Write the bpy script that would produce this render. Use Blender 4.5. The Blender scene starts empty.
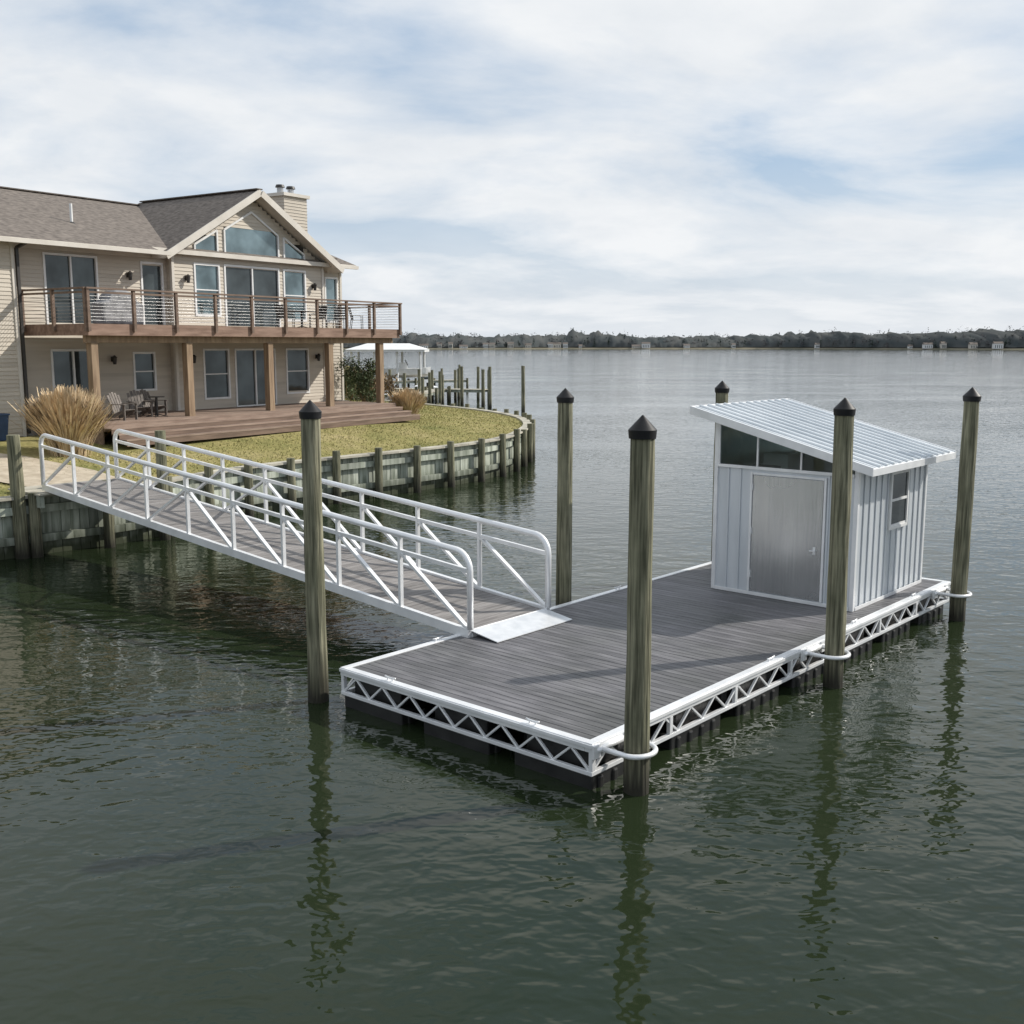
import bpy, math, random
from mathutils import Vector, Matrix, noise as mnoise
random.seed(7)
R=math.radians
scene=bpy.context.scene
scene.view_settings.view_transform='Standard'
scene.view_settings.look='None'
scene.view_settings.exposure=0

# ------------------------------------------------------------------ materials
def newmat(name):
    m=bpy.data.materials.new(name); m.use_nodes=True
    nt=m.node_tree; b=nt.nodes['Principled BSDF']
    return m,nt,b
def N(nt,t,**kw):
    n=nt.nodes.new(t)
    for k,v in kw.items(): setattr(n,k,v)
    return n
def ramp(nt,stops):
    n=nt.nodes.new('ShaderNodeValToRGB')
    el=n.color_ramp.elements
    while len(el)<len(stops): el.new(0.5)
    for e,(p,c) in zip(el,stops):
        e.position=p; e.color=(c[0],c[1],c[2],1) if hasattr(c,'__len__') else (c,c,c,1)
    return n
def mixc(nt,fac,a,b,mode='MIX'):
    n=nt.nodes.new('ShaderNodeMix'); n.data_type='RGBA'; n.blend_type=mode
    for sock,val in ((n.inputs[0],fac),(n.inputs[6],a),(n.inputs[7],b)):
        if isinstance(val,bpy.types.NodeSocket): nt.links.new(val,sock)
        elif hasattr(val,'__len__'): sock.default_value=(val[0],val[1],val[2],1)
        else: sock.default_value=val
    return n.outputs[2]
def math_(nt,op,a,b=None,c=None,clamp=False):
    n=nt.nodes.new('ShaderNodeMath'); n.operation=op; n.use_clamp=clamp
    for i,v in enumerate((a,b,c)):
        if v is None: continue
        if isinstance(v,bpy.types.NodeSocket): nt.links.new(v,n.inputs[i])
        else: n.inputs[i].default_value=v
    return n.outputs[0]
def noise_mat(name,c1,c2,scale=(1,1,1),nscale=3,rough=.7,metal=0,bump=0,bdist=.01,island=0,detail=5,lo=.35,hi=.65,rvar=0,spec=.5,wetz=None,wetcol=(.03,.028,.02),world=False,stain=0):
    m,nt,b=newmat(name); L=nt.links.new
    tc=N(nt,'ShaderNodeTexCoord'); mp=N(nt,'ShaderNodeMapping')
    mp.inputs['Scale'].default_value=scale
    geo=N(nt,'ShaderNodeNewGeometry')
    L(geo.outputs['Position'] if world else tc.outputs['Object'],mp.inputs[0])
    no=N(nt,'ShaderNodeTexNoise'); no.inputs['Scale'].default_value=nscale; no.inputs['Detail'].default_value=detail
    if island:
        vadd=N(nt,'ShaderNodeVectorMath',operation='ADD'); L(mp.outputs[0],vadd.inputs[0])
        ml=math_(nt,'MULTIPLY',geo.outputs['Random Per Island'],37.0)
        L(ml,vadd.inputs[1]); L(vadd.outputs[0],no.inputs['Vector'])
    else: L(mp.outputs[0],no.inputs['Vector'])
    rp=ramp(nt,[(lo,c1),(hi,c2)]); L(no.outputs[0],rp.inputs[0])
    col=rp.outputs[0]
    if island:
        k=math_(nt,'MULTIPLY_ADD',geo.outputs['Random Per Island'],2*island,1-island)
        cc=N(nt,'ShaderNodeCombineXYZ')
        for i in range(3): L(k,cc.inputs[i])
        col=mixc(nt,1.0,col,cc.outputs[0],'MULTIPLY')
    if stain:
        s2=N(nt,'ShaderNodeTexNoise'); s2.inputs['Scale'].default_value=stain; s2.inputs['Detail'].default_value=6
        L(geo.outputs['Position'],s2.inputs['Vector'])
        r2=ramp(nt,[(.3,(.66,.68,.62)),(.65,(1.12,1.1,1.1))]); L(s2.outputs[0],r2.inputs[0])
        col=mixc(nt,1.0,col,r2.outputs[0],'MULTIPLY')
    if wetz is not None:
        sp=N(nt,'ShaderNodeSeparateXYZ'); L(geo.outputs['Position'],sp.inputs[0])
        z=math_(nt,'MULTIPLY_ADD',no.outputs[0],.5,-.25)
        z=math_(nt,'ADD',z,sp.outputs[2])
        mr=N(nt,'ShaderNodeMapRange'); mr.inputs[1].default_value=wetz[0]; mr.inputs[2].default_value=wetz[1]
        L(z,mr.inputs[0])
        col=mixc(nt,mr.outputs[0],wetcol,col)
    L(col,b.inputs['Base Color'])
    b.inputs['Roughness'].default_value=rough; b.inputs['Metallic'].default_value=metal
    b.inputs['Specular IOR Level'].default_value=spec
    if rvar:
        r=math_(nt,'MULTIPLY_ADD',no.outputs[0],rvar*2,rough-rvar); L(r,b.inputs['Roughness'])
    if bump:
        bp=N(nt,'ShaderNodeBump'); bp.inputs['Strength'].default_value=bump; bp.inputs['Distance'].default_value=bdist
        L(no.outputs[0],bp.inputs['Height']); L(bp.outputs[0],b.inputs['Normal'])
    return m

M={}
M['alu']=noise_mat('aluminium',(.74,.75,.76),(.85,.855,.86),nscale=2.5,rough=.36,metal=.3,rvar=.1)
M['aluplate']=noise_mat('aluminium_plate',(.68,.70,.72),(.82,.83,.84),nscale=4,rough=.4,metal=.4,bump=.2,bdist=.003)
M['deck']=noise_mat('grey_deck_board',(.086,.085,.091),(.158,.156,.165),scale=(6,.7,6),nscale=2.2,rough=.58,island=.15,bump=.3,bdist=.003,rvar=.1,stain=.7)
M['gdeck']=noise_mat('gangway_board',(.15,.138,.132),(.25,.235,.225),scale=(.7,6,6),nscale=2.2,rough=.7,island=.18,bump=.3,bdist=.003)
M['float']=noise_mat('black_float_plastic',(.008,.008,.008),(.022,.022,.021),nscale=3,rough=.45)
M['under']=noise_mat('dark_underside',(.01,.01,.01),(.02,.02,.02),nscale=3,rough=.9)
M['pile']=noise_mat('treated_pile_wood',(.072,.072,.043),(.29,.28,.19),scale=(15,15,.7),nscale=1.7,rough=.85,bump=1.0,bdist=.03,detail=9,lo=.34,hi=.68,wetz=(.1,.85),wetcol=(.022,.02,.012),world=True,stain=1.6)
M['cap']=noise_mat('black_pile_cap',(.006,.006,.007),(.014,.014,.015),nscale=5,rough=.5,spec=.3)
M['siding']=noise_mat('beige_lap_siding',(.475,.425,.355),(.555,.50,.42),scale=(.4,.4,2),nscale=1.2,rough=.7,island=.05)
M['trim']=noise_mat('beige_trim',(.55,.51,.45),(.62,.58,.52),nscale=2,rough=.6)
M['white']=noise_mat('white_trim',(.68,.68,.67),(.78,.78,.77),nscale=2,rough=.5)
M['cedar']=noise_mat('weathered_redwood_deck',(.165,.10,.07),(.275,.18,.135),scale=(.6,4,4),nscale=2,rough=.75,island=.15)
M['patio']=noise_mat('weathered_patio_boards',(.19,.13,.098),(.31,.23,.18),scale=(.6,4,4),nscale=2,rough=.8,island=.18)
M['post']=noise_mat('timber_post',(.19,.125,.075),(.31,.22,.14),scale=(5,5,.6),nscale=2,rough=.7,island=.1)
M['rail']=noise_mat('rail_wood',(.12,.078,.055),(.20,.135,.098),scale=(.6,4,4),nscale=2,rough=.65)
M['cable']=noise_mat('steel_cable',(.35,.35,.35),(.5,.5,.5),nscale=2,rough=.35,metal=.8)
M['dark']=noise_mat('dark_metal',(.02,.018,.016),(.045,.04,.036),nscale=3,rough=.5)
M['blue']=noise_mat('blue_plastic',(.02,.045,.10),(.03,.065,.14),nscale=3,rough=.5)
M['greycover']=noise_mat('grey_cover_fabric',(.16,.16,.165),(.3,.3,.31),nscale=3,rough=.8,bump=.5,bdist=.03)
M['chair']=noise_mat('chair_slats',(.10,.085,.075),(.19,.165,.145),nscale=4,rough=.7,island=.1)
M['bulk']=noise_mat('bulkhead_plank',(.20,.225,.175),(.43,.455,.385),scale=(4,4,.5),nscale=1.5,rough=.85,island=.28,bump=.5,bdist=.02,wetz=(.15,.8),wetcol=(.04,.048,.024),world=True)
M['bulkcap']=noise_mat('bulkhead_cap',(.32,.30,.24),(.48,.45,.37),scale=(1,1,1),nscale=2,rough=.8,island=.15)
M['sand']=noise_mat('sandy_path',(.36,.30,.22),(.50,.43,.33),nscale=3,rough=.95,bump=.4,bdist=.03)
M['shedpanel']=noise_mat('shed_metal_siding',(.57,.605,.635),(.66,.69,.72),scale=(2,2,.4),nscale=1.5,rough=.38,metal=.3,rvar=.08)
M['shedroof']=noise_mat('shed_metal_roof',(.62,.66,.69),(.74,.77,.79),scale=(2,.5,1),nscale=1.5,rough=.38,metal=.35,rvar=.08)
M['bush']=noise_mat('evergreen_leaf',(.03,.05,.018),(.08,.105,.035),nscale=3,rough=.8,island=.4)
M['brush']=noise_mat('dry_brush',(.12,.085,.05),(.24,.17,.10),nscale=3,rough=.9,island=.4)
M['reed']=noise_mat('dry_ornamental_grass',(.46,.33,.19),(.66,.53,.35),scale=(2,2,.6),nscale=2,rough=.85,island=.25)
M['blade']=noise_mat('lawn_blade',(.20,.205,.065),(.41,.355,.15),nscale=.35,rough=.9,island=.35,world=True)
M['stone']=noise_mat('foundation_block',(.22,.2,.18),(.33,.31,.28),nscale=4,rough=.9,bump=.4)

# brushed aluminium door: fine vertical brushing, uneven sheen
m,nt,b=newmat('brushed_aluminium_door'); L=nt.links.new
tc=N(nt,'ShaderNodeTexCoord'); mp=N(nt,'ShaderNodeMapping'); mp.inputs['Scale'].default_value=(60,60,1.2); L(tc.outputs['Object'],mp.inputs[0])
n1=N(nt,'ShaderNodeTexNoise'); n1.inputs['Scale'].default_value=1; n1.inputs['Detail'].default_value=3; L(mp.outputs[0],n1.inputs['Vector'])
n2=N(nt,'ShaderNodeTexNoise'); n2.inputs['Scale'].default_value=1.1; n2.inputs['Detail'].default_value=2; L(tc.outputs['Object'],n2.inputs['Vector'])
rp=ramp(nt,[(.3,(.48,.49,.495)),(.7,(.60,.605,.61))]); L(n1.outputs[0],rp.inputs[0]); L(rp.outputs[0],b.inputs['Base Color'])
L(math_(nt,'MULTIPLY_ADD',n2.outputs[0],.22,.14),b.inputs['Roughness']); b.inputs['Metallic'].default_value=.9
bp=N(nt,'ShaderNodeBump'); bp.inputs['Strength'].default_value=.25; bp.inputs['Distance'].default_value=.03; L(n2.outputs[0],bp.inputs['Height']); L(bp.outputs[0],b.inputs['Normal'])
M['door']=m

# clear pane
m,nt,b=newmat('clear_glass_pane'); L=nt.links.new
nt.nodes.remove(b); out=nt.nodes['Material Output']
tr=N(nt,'ShaderNodeBsdfTransparent'); tr.inputs[0].default_value=(.80,.86,.85,1)
gl=N(nt,'ShaderNodeBsdfGlossy'); gl.inputs['Roughness'].default_value=.02
fn=N(nt,'ShaderNodeFresnel'); fn.inputs[0].default_value=1.6
tc=N(nt,'ShaderNodeTexCoord'); n1=N(nt,'ShaderNodeTexNoise'); n1.inputs['Scale'].default_value=3; L(tc.outputs['Object'],n1.inputs['Vector'])
bp=N(nt,'ShaderNodeBump'); bp.inputs['Strength'].default_value=.05; bp.inputs['Distance'].default_value=.02; L(n1.outputs[0],bp.inputs['Height']); L(bp.outputs[0],gl.inputs['Normal'])
ms=N(nt,'ShaderNodeMixShader'); L(fn.outputs[0],ms.inputs[0]); L(tr.outputs[0],ms.inputs[1]); L(gl.outputs[0],ms.inputs[2]); L(ms.outputs[0],out.inputs[0])
M['clear']=m

def glass_mat(name,c,metal,rough=.04):
    m,nt,b=newmat(name); L=nt.links.new
    tc=N(nt,'ShaderNodeTexCoord'); no=N(nt,'ShaderNodeTexNoise'); no.inputs['Scale'].default_value=.9; no.inputs['Detail'].default_value=3
    L(tc.outputs['Object'],no.inputs['Vector'])
    rp=ramp(nt,[(.35,tuple(x*.55 for x in c)),(.68,tuple(x*1.25 for x in c))]); L(no.outputs[0],rp.inputs[0])
    L(rp.outputs[0],b.inputs['Base Color'])
    b.inputs['Metallic'].default_value=metal; b.inputs['Roughness'].default_value=rough
    bp=N(nt,'ShaderNodeBump'); bp.inputs['Strength'].default_value=.12; bp.inputs['Distance'].default_value=.02
    L(no.outputs[0],bp.inputs['Height']); L(bp.outputs[0],b.inputs['Normal'])
    return m
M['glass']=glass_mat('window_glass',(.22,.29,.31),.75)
M['glassdark']=glass_mat('dark_glass',(.07,.085,.09),.45)  # darker, less metallic pane than the other window glass

# shingles
m,nt,b=newmat('asphalt_shingles'); L=nt.links.new
tc=N(nt,'ShaderNodeTexCoord')
n1=N(nt,'ShaderNodeTexNoise'); n1.inputs['Scale'].default_value=5; n1.inputs['Detail'].default_value=8
mp=N(nt,'ShaderNodeMapping'); mp.inputs['Scale'].default_value=(1,1,3.2)
L(tc.outputs['Object'],mp.inputs[0]); L(mp.outputs[0],n1.inputs['Vector'])
rp=ramp(nt,[(.3,(.088,.074,.064)),(.7,(.21,.18,.155))]); L(n1.outputs[0],rp.inputs[0])
sp=N(nt,'ShaderNodeSeparateXYZ'); L(tc.outputs['Object'],sp.inputs[0])
fr=math_(nt,'FRACT',math_(nt,'MULTIPLY',sp.outputs[2],16.0))
bp=N(nt,'ShaderNodeBump'); bp.inputs['Strength'].default_value=.7; bp.inputs['Distance'].default_value=.03
L(fr,bp.inputs['Height']); L(bp.outputs[0],b.inputs['Normal']); L(rp.outputs[0],b.inputs['Base Color'])
b.inputs['Roughness'].default_value=.9
M['shingle']=m

# lawn ground
m,nt,b=newmat('lawn_ground'); L=nt.links.new
tc=N(nt,'ShaderNodeTexCoord')
n1=N(nt,'ShaderNodeTexNoise'); n1.inputs['Scale'].default_value=.35; n1.inputs['Detail'].default_value=7; n1.inputs['Roughness'].default_value=.65
n2=N(nt,'ShaderNodeTexNoise'); n2.inputs['Scale'].default_value=9; n2.inputs['Detail'].default_value=6
L(tc.outputs['Object'],n1.inputs['Vector']); L(tc.outputs['Object'],n2.inputs['Vector'])
rp=ramp(nt,[(.3,(.16,.17,.058)),(.5,(.28,.25,.10)),(.72,(.41,.34,.18))]); L(n1.outputs[0],rp.inputs[0])
rp2=ramp(nt,[(.3,.65),(.7,1.2)]); L(n2.outputs[0],rp2.inputs[0])
L(mixc(nt,1.0,rp.outputs[0],rp2.outputs[0],'MULTIPLY'),b.inputs['Base Color'])
bp=N(nt,'ShaderNodeBump'); bp.inputs['Strength'].default_value=.6; bp.inputs['Distance'].default_value=.06
L(n2.outputs[0],bp.inputs['Height']); L(bp.outputs[0],b.inputs['Normal'])
b.inputs['Roughness'].default_value=.95; b.inputs['Specular IOR Level'].default_value=.1
M['lawn']=m

M['farland']=noise_mat('far_ground',(.13,.125,.095),(.22,.20,.15),nscale=.03,rough=1,spec=0)
M['fartree']=noise_mat('far_bare_trees',(.085,.083,.085),(.145,.138,.138),nscale=.03,rough=1,island=.25,spec=0)  # distance haze put into the greyed base colours of the far trees
M['farpine']=noise_mat('far_evergreens',(.045,.06,.054),(.075,.093,.08),nscale=.03,rough=1,island=.25,spec=0)
M['farmass']=noise_mat('far_wood_interior',(.062,.072,.074),(.105,.108,.105),scale=(1,.2,1.4),nscale=.06,rough=1,spec=0,detail=8)

# water
m,nt,b=newmat('bay_water'); L=nt.links.new
geo=N(nt,'ShaderNodeNewGeometry')
def wn(scale,ns,detail,rot=0,dist=0):
    mp=N(nt,'ShaderNodeMapping'); mp.inputs['Scale'].default_value=scale; mp.inputs['Rotation'].default_value=(0,0,rot)
    L(geo.outputs['Position'],mp.inputs[0])
    n=N(nt,'ShaderNodeTexNoise'); n.inputs['Scale'].default_value=ns; n.inputs['Detail'].default_value=detail; n.inputs['Distortion'].default_value=dist
    n.inputs['Roughness'].default_value=.5
    L(mp.outputs[0],n.inputs['Vector']); return n.outputs[0]
w1=wn((1,1.4,1),.6,1,R(20),.2)
w2=wn((1,1.5,1),2.1,2,R(-15),.3)
w3=wn((1,1.3,1),5.0,1,R(35),.2)
big=wn((1,1.6,1),.05,4,R(10),.6)
h=math_(nt,'MULTIPLY',w1,.42)
h=math_(nt,'MULTIPLY_ADD',w2,.31,h)
h=math_(nt,'MULTIPLY_ADD',w3,.07,h)
amp=ramp(nt,[(.35,.45),(.65,1.0)]); L(big,amp.inputs[0])
bp=N(nt,'ShaderNodeBump'); bp.inputs['Distance'].default_value=.10
L(math_(nt,'MULTIPLY',amp.outputs[0],1.0),bp.inputs['Strength'])
L(h,bp.inputs['Height']); L(bp.outputs[0],b.inputs['Normal'])
cr=ramp(nt,[(.3,(.0125,.0195,.0085)),(.7,(.019,.0275,.013))]); L(big,cr.inputs[0]); L(cr.outputs[0],b.inputs['Base Color'])
b.inputs['Roughness'].default_value=.035; b.inputs['IOR'].default_value=1.333
M['water']=m

# ------------------------------------------------------------------ mesh builder
class MB:
    def __init__(s,name): s.name=name; s.v=[]; s.f=[]; s.m=[]; s.sm=[]; s.mats=[]
    def mi(s,k):
        if k not in s.mats: s.mats.append(k)
        return s.mats.index(k)
    def add(s,vs,fs,k,smooth=False):
        o=len(s.v); s.v+= [tuple(p) for p in vs]; i=s.mi(k)
        for f in fs: s.f.append(tuple(o+j for j in f)); s.m.append(i); s.sm.append(smooth)
    def box(s,x0,x1,y0,y1,z0,z1,k):
        vs=[(x0,y0,z0),(x1,y0,z0),(x1,y1,z0),(x0,y1,z0),(x0,y0,z1),(x1,y0,z1),(x1,y1,z1),(x0,y1,z1)]
        s.add(vs,[(0,3,2,1),(4,5,6,7),(0,1,5,4),(1,2,6,5),(2,3,7,6),(3,0,4,7)],k)
    def beam(s,p0,p1,w,h,k,up=(0,0,1)):
        p0=Vector(p0); p1=Vector(p1); d=(p1-p0).normalized(); u=Vector(up)
        if abs(d.dot(u))>.98: u=Vector((0,1,0))
        sd=d.cross(u).normalized(); u=sd.cross(d).normalized()
        vs=[]
        for p in (p0,p1):
            for a,c in ((-1,-1),(1,-1),(1,1),(-1,1)): vs.append(p+sd*a*w/2+u*c*h/2)
        s.add(vs,[(0,3,2,1),(4,5,6,7),(0,1,5,4),(1,2,6,5),(2,3,7,6),(3,0,4,7)],k)
    def cyl(s,p0,p1,r0,r1,k,n=10,cap=True):
        p0=Vector(p0); p1=Vector(p1); d=(p1-p0).normalized(); u=Vector((0,0,1))
        if abs(d.z)>.98: u=Vector((1,0,0))
        a=d.cross(u).normalized(); c=a.cross(d)
        vs=[]
        for p,r in ((p0,r0),(p1,r1)):
            for i in range(n):
                t=2*math.pi*i/n; vs.append(p+(a*math.cos(t)+c*math.sin(t))*r)
        s.add(vs,[(i,(i+1)%n,n+(i+1)%n,n+i) for i in range(n)],k,True)
        if cap: s.add(vs[:n],[tuple(range(n))[::-1]],k); s.add(vs[n:],[tuple(range(n))],k)
    def path(s,pts,r,k,n=8,closed=False):
        pts=[Vector(p) for p in pts]; m=len(pts); vs=[]; prev=None
        for i,p in enumerate(pts):
            a=pts[(i-1)%m] if (i>0 or closed) else p; b=pts[(i+1)%m] if (i<m-1 or closed) else p
            d=(b-a).normalized(); u=Vector((0,0,1)) if abs(d.z)<.9 else Vector((1,0,0))
            if prev is not None: u=prev
            sd=d.cross(u).normalized(); u2=sd.cross(d).normalized(); prev=u2
            for j in range(n):
                t=2*math.pi*j/n; vs.append(p+(sd*math.cos(t)+u2*math.sin(t))*r)
        fs=[]
        for i in range(m if closed else m-1):
            for j in range(n):
                i2=(i+1)%m; fs.append((i*n+j,i*n+(j+1)%n,i2*n+(j+1)%n,i2*n+j))
        if not closed: fs+= [tuple(range(n))[::-1], tuple((m-1)*n+j for j in range(n))]
        s.add(vs,fs,k,True)
    def prism(s,poly,o0,o1,mapf,k):
        n=len(poly); vs=[mapf(a,o0,z) for a,z in poly]+[mapf(a,o1,z) for a,z in poly]
        s.add(vs,[tuple(range(n)),tuple(range(n,2*n))[::-1]]+[(i,n+i,n+(i+1)%n,(i+1)%n) for i in range(n)],k)
    def obj(s,parent=None,bevel=0):
        me=bpy.data.meshes.new(s.name); me.from_pydata(s.v,[],s.f)
        for k in s.mats: me.materials.append(M[k])
        me.polygons.foreach_set('material_index',s.m); me.polygons.foreach_set('use_smooth',s.sm)
        me.update(); o=bpy.data.objects.new(s.name,me); scene.collection.objects.link(o)
        if parent: o.parent=parent
        if bevel:
            bm=o.modifiers.new('b','BEVEL'); bm.width=bevel; bm.segments=2; bm.limit_method='ANGLE'
        return o
def empty(name,loc=(0,0,0),rz=0,scale=1):
    e=bpy.data.objects.new(name,None); scene.collection.objects.link(e)
    e.location=loc; e.rotation_euler=(0,0,rz); e.scale=(scale,)*3; e.empty_display_size=.2
    return e

# ------------------------------------------------------------------ camera
cam=bpy.data.cameras.new('camera'); co=bpy.data.objects.new('camera',cam); scene.collection.objects.link(co)
co.location=(0,0,5.4); co.rotation_euler=(R(90-8.87),0,0)
cam.sensor_width=36; cam.lens=36*1070/1024; cam.clip_end=12000; cam.clip_start=.1
scene.camera=co

# ------------------------------------------------------------------ sky & sun
el=R(36); sd=Vector((.95,.31,0)).normalized()
sv=Vector((sd.x*math.cos(el),sd.y*math.cos(el),math.sin(el)))
w=bpy.data.worlds.new('World'); scene.world=w; w.use_nodes=True; nt=w.node_tree; L=nt.links.new
bg=nt.nodes['Background']
sky=N(nt,'ShaderNodeTexSky',sky_type='NISHITA'); sky.sun_disc=False; sky.sun_elevation=el; sky.sun_rotation=math.atan2(sd.x,sd.y)
sky.dust_density=1.5
tc=N(nt,'ShaderNodeTexCoord'); sp=N(nt,'ShaderNodeSeparateXYZ'); L(tc.outputs['Generated'],sp.inputs[0])
z=math_(nt,'ADD',math_(nt,'MAXIMUM',sp.outputs[2],0.0),.22)
cx=N(nt,'ShaderNodeCombineXYZ'); L(math_(nt,'DIVIDE',sp.outputs[0],z),cx.inputs[0]); L(math_(nt,'DIVIDE',sp.outputs[1],z),cx.inputs[1])
def cn(scale,ns,detail,rot,loc,dist=.4,rough=.6):
    mp=N(nt,'ShaderNodeMapping'); mp.inputs['Scale'].default_value=scale; mp.inputs['Rotation'].default_value=(0,0,rot); mp.inputs['Location'].default_value=loc
    L(cx.outputs[0],mp.inputs[0]); n=N(nt,'ShaderNodeTexNoise'); n.inputs['Scale'].default_value=ns; n.inputs['Detail'].default_value=detail
    n.inputs['Distortion'].default_value=dist; n.inputs['Roughness'].default_value=rough
    L(mp.outputs[0],n.inputs['Vector']); return n.outputs[0]
c1=cn((.9,1.15,1),1.2,12,R(-30),(4.75,3.9,0),.3,.55)
c2=cn((1,1,1),2.0,8,R(10),(7,2,0),.25,.58)
mask=ramp(nt,[(.36,.2),(.47,.68),(.58,1.0)]); L(c1,mask.inputs[0])
hz=N(nt,'ShaderNodeMapRange'); hz.inputs[1].default_value=0; hz.inputs[2].default_value=.2; hz.inputs[3].default_value=1; hz.inputs[4].default_value=0
L(sp.outputs[2],hz.inputs[0])
mk=math_(nt,'MAXIMUM',mask.outputs[0],math_(nt,'MULTIPLY',hz.outputs[0],.9))
cc=ramp(nt,[(.32,(.77,.81,.855)),(.62,(.90,.92,.94))]); L(c2,cc.inputs[0])
cloud=mixc(nt,1.0,cc.outputs[0],(10,10,10),'MULTIPLY')
cloud.node.clamp_result=False
blue=mixc(nt,.6,sky.outputs[0],(3.3,5.3,7.9))
L(mixc(nt,mk,blue,cloud),bg.inputs[0]); bg.inputs[1].default_value=.1
sl=bpy.data.lights.new('sun','SUN'); so=bpy.data.objects.new('sun',sl); scene.collection.objects.link(so)
sl.energy=4.5; sl.angle=R(.8); sl.color=(1,.95,.87); so.rotation_euler=sv.to_track_quat('Z','Y').to_euler(); so.location=(30,10,40)

# ------------------------------------------------------------------ water
b=MB('water'); b.add([(-5000,-3000,0),(5000,-3000,0),(5000,6000,0),(-5000,6000,0)],[(0,1,2,3)],'water'); b.obj()

# ------------------------------------------------------------------ land
coast=[(-150,-60),(-60,-12),(-30,10),(-20,19.0),(-12.55,27.3),(-10.4,29.3),(-9.6,31.5),(-8.5,34.2),(-5.7,37.3),(-3.47,39.9),(-1.66,42.2),(-.3,45),(.45,49),(.8,53),(.4,58),(-1.2,63),(-4,68),(-8,74),(-14,82),(-20,100),(-20,125),(-23,160),(-45,220),(-200,300)]
def chaikin(p):
    o=[p[0]]
    for a,c in zip(p[:-1],p[1:]):
        if math.dist(a,c)>60: o+=[a,c]; continue
        o.append((a[0]*.75+c[0]*.25,a[1]*.75+c[1]*.25)); o.append((a[0]*.25+c[0]*.75,a[1]*.25+c[1]*.75))
    o.append(p[-1]); return o
cst=chaikin(chaikin(coast))
near=[p for p in cst if -40<p[0] and p[1]<110]
def cdist(x,y):
    best=1e9
    for (ax,ay),(bx,by) in zip(near[:-1],near[1:]):
        dx,dy=bx-ax,by-ay; t=max(0,min(1,((x-ax)*dx+(y-ay)*dy)/(dx*dx+dy*dy)))
        d=(x-ax-t*dx)**2+(y-ay-t*dy)**2
        if d<best: best=d
    return math.sqrt(best)
def gh(x,y):
    t=min(1,cdist(x,y)/9); t=t*t*(3-2*t)
    return 1.52+.68*t
poly=cst+[(-300,300),(-300,-60)]
def inside(x,y):
    c=False; j=len(poly)-1
    for i in range(len(poly)):
        xi,yi=poly[i]; xj,yj=poly[j]
        if (yi>y)!=(yj>y) and x<(xj-xi)*(y-yi)/(yj-yi)+xi: c=not c
        j=i
    return c
C=(-60,60); fr=[0,.008,.02,.04,.07,.10,.14,.18,.24,.32,.45,.65,.85]
b=MB('lawn'); vs=[]; n=len(poly)
for f in fr:
    for (x,y) in poly:
        X=x+(C[0]-x)*f; Y=y+(C[1]-y)*f
        vs.append((X,Y,gh(X,Y)))
vs.append((C[0],C[1],2.2))
fs=[]
for r in range(len(fr)-1):
    for i in range(n):
        j=(i+1)%n; fs.append((r*n+i,r*n+j,(r+1)*n+j,(r+1)*n+i))
for i in range(n): fs.append(((len(fr)-1)*n+i,(len(fr)-1)*n+(i+1)%n,len(vs)-1))
b.add(vs,fs,'lawn',True)
b.add([(x,y,z) for x,y in poly for z in (1.5,-1.5)],[(2*i,2*i+1,2*((i+1)%n)+1,2*((i+1)%n)) for i in range(n)],'lawn')
b.obj()

b=MB('sandy_path'); pts=[(-11.6,29.2,1.2),(-13.2,30.4,1.5),(-15.5,31.4,1.5),(-18.5,32.2,1.5),(-23,33,1.6),(-30,34,1.6)]
vs=[]
for i,(x,y,hw) in enumerate(pts):
    a=pts[max(0,i-1)]; c=pts[min(len(pts)-1,i+1)]; d=Vector((c[0]-a[0],c[1]-a[1])).normalized(); nn=Vector((-d.y,d.x))
    for t in (-1,-.5,0,.5,1):
        X=x+nn.x*hw*t; Y=y+nn.y*hw*t; vs.append((X,Y,gh(X,Y)+.05))
b.add(vs,[(i*5+j,i*5+j+1,(i+1)*5+j+1,(i+1)*5+j) for i in range(len(pts)-1) for j in range(4)],'sand',True); b.obj()

HO=(-14.5,36.1); HA=R(57); hs=1.15
ex=(math.cos(HA),math.sin(HA)); fx=(-math.sin(HA),math.cos(HA))
def tolocal(x,y):
    dx,dy=x-HO[0],y-HO[1]; return ((dx*ex[0]+dy*ex[1])/hs,(dx*fx[0]+dy*fx[1])/hs)
b=MB('grass'); vs=[];fs=[]; cnt=0
while cnt<36000:
    x=random.uniform(-20,1.2); y=random.uniform(26,72)
    if x< -.52*y: continue
    lx,ly=tolocal(x,y)
    if lx<14.3 and ly>-1.4: cnt+=.3; continue
    if not inside(x,y): continue
    if cdist(x,y)<.25: continue
    z=gh(x,y)-.01; a=random.uniform(0,math.pi); ww=random.uniform(.015,.035); hh=random.uniform(.03,.085)
    ca,sa=math.cos(a)*ww,math.sin(a)*ww; o=len(vs)
    vs+=[(x-ca,y-sa,z),(x+ca,y+sa,z),(x+random.uniform(-.06,.06),y+random.uniform(-.06,.06),z+hh)]; fs.append((o,o+1,o+2)); cnt+=1
b.add(vs,fs,'blade'); b.obj()

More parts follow.
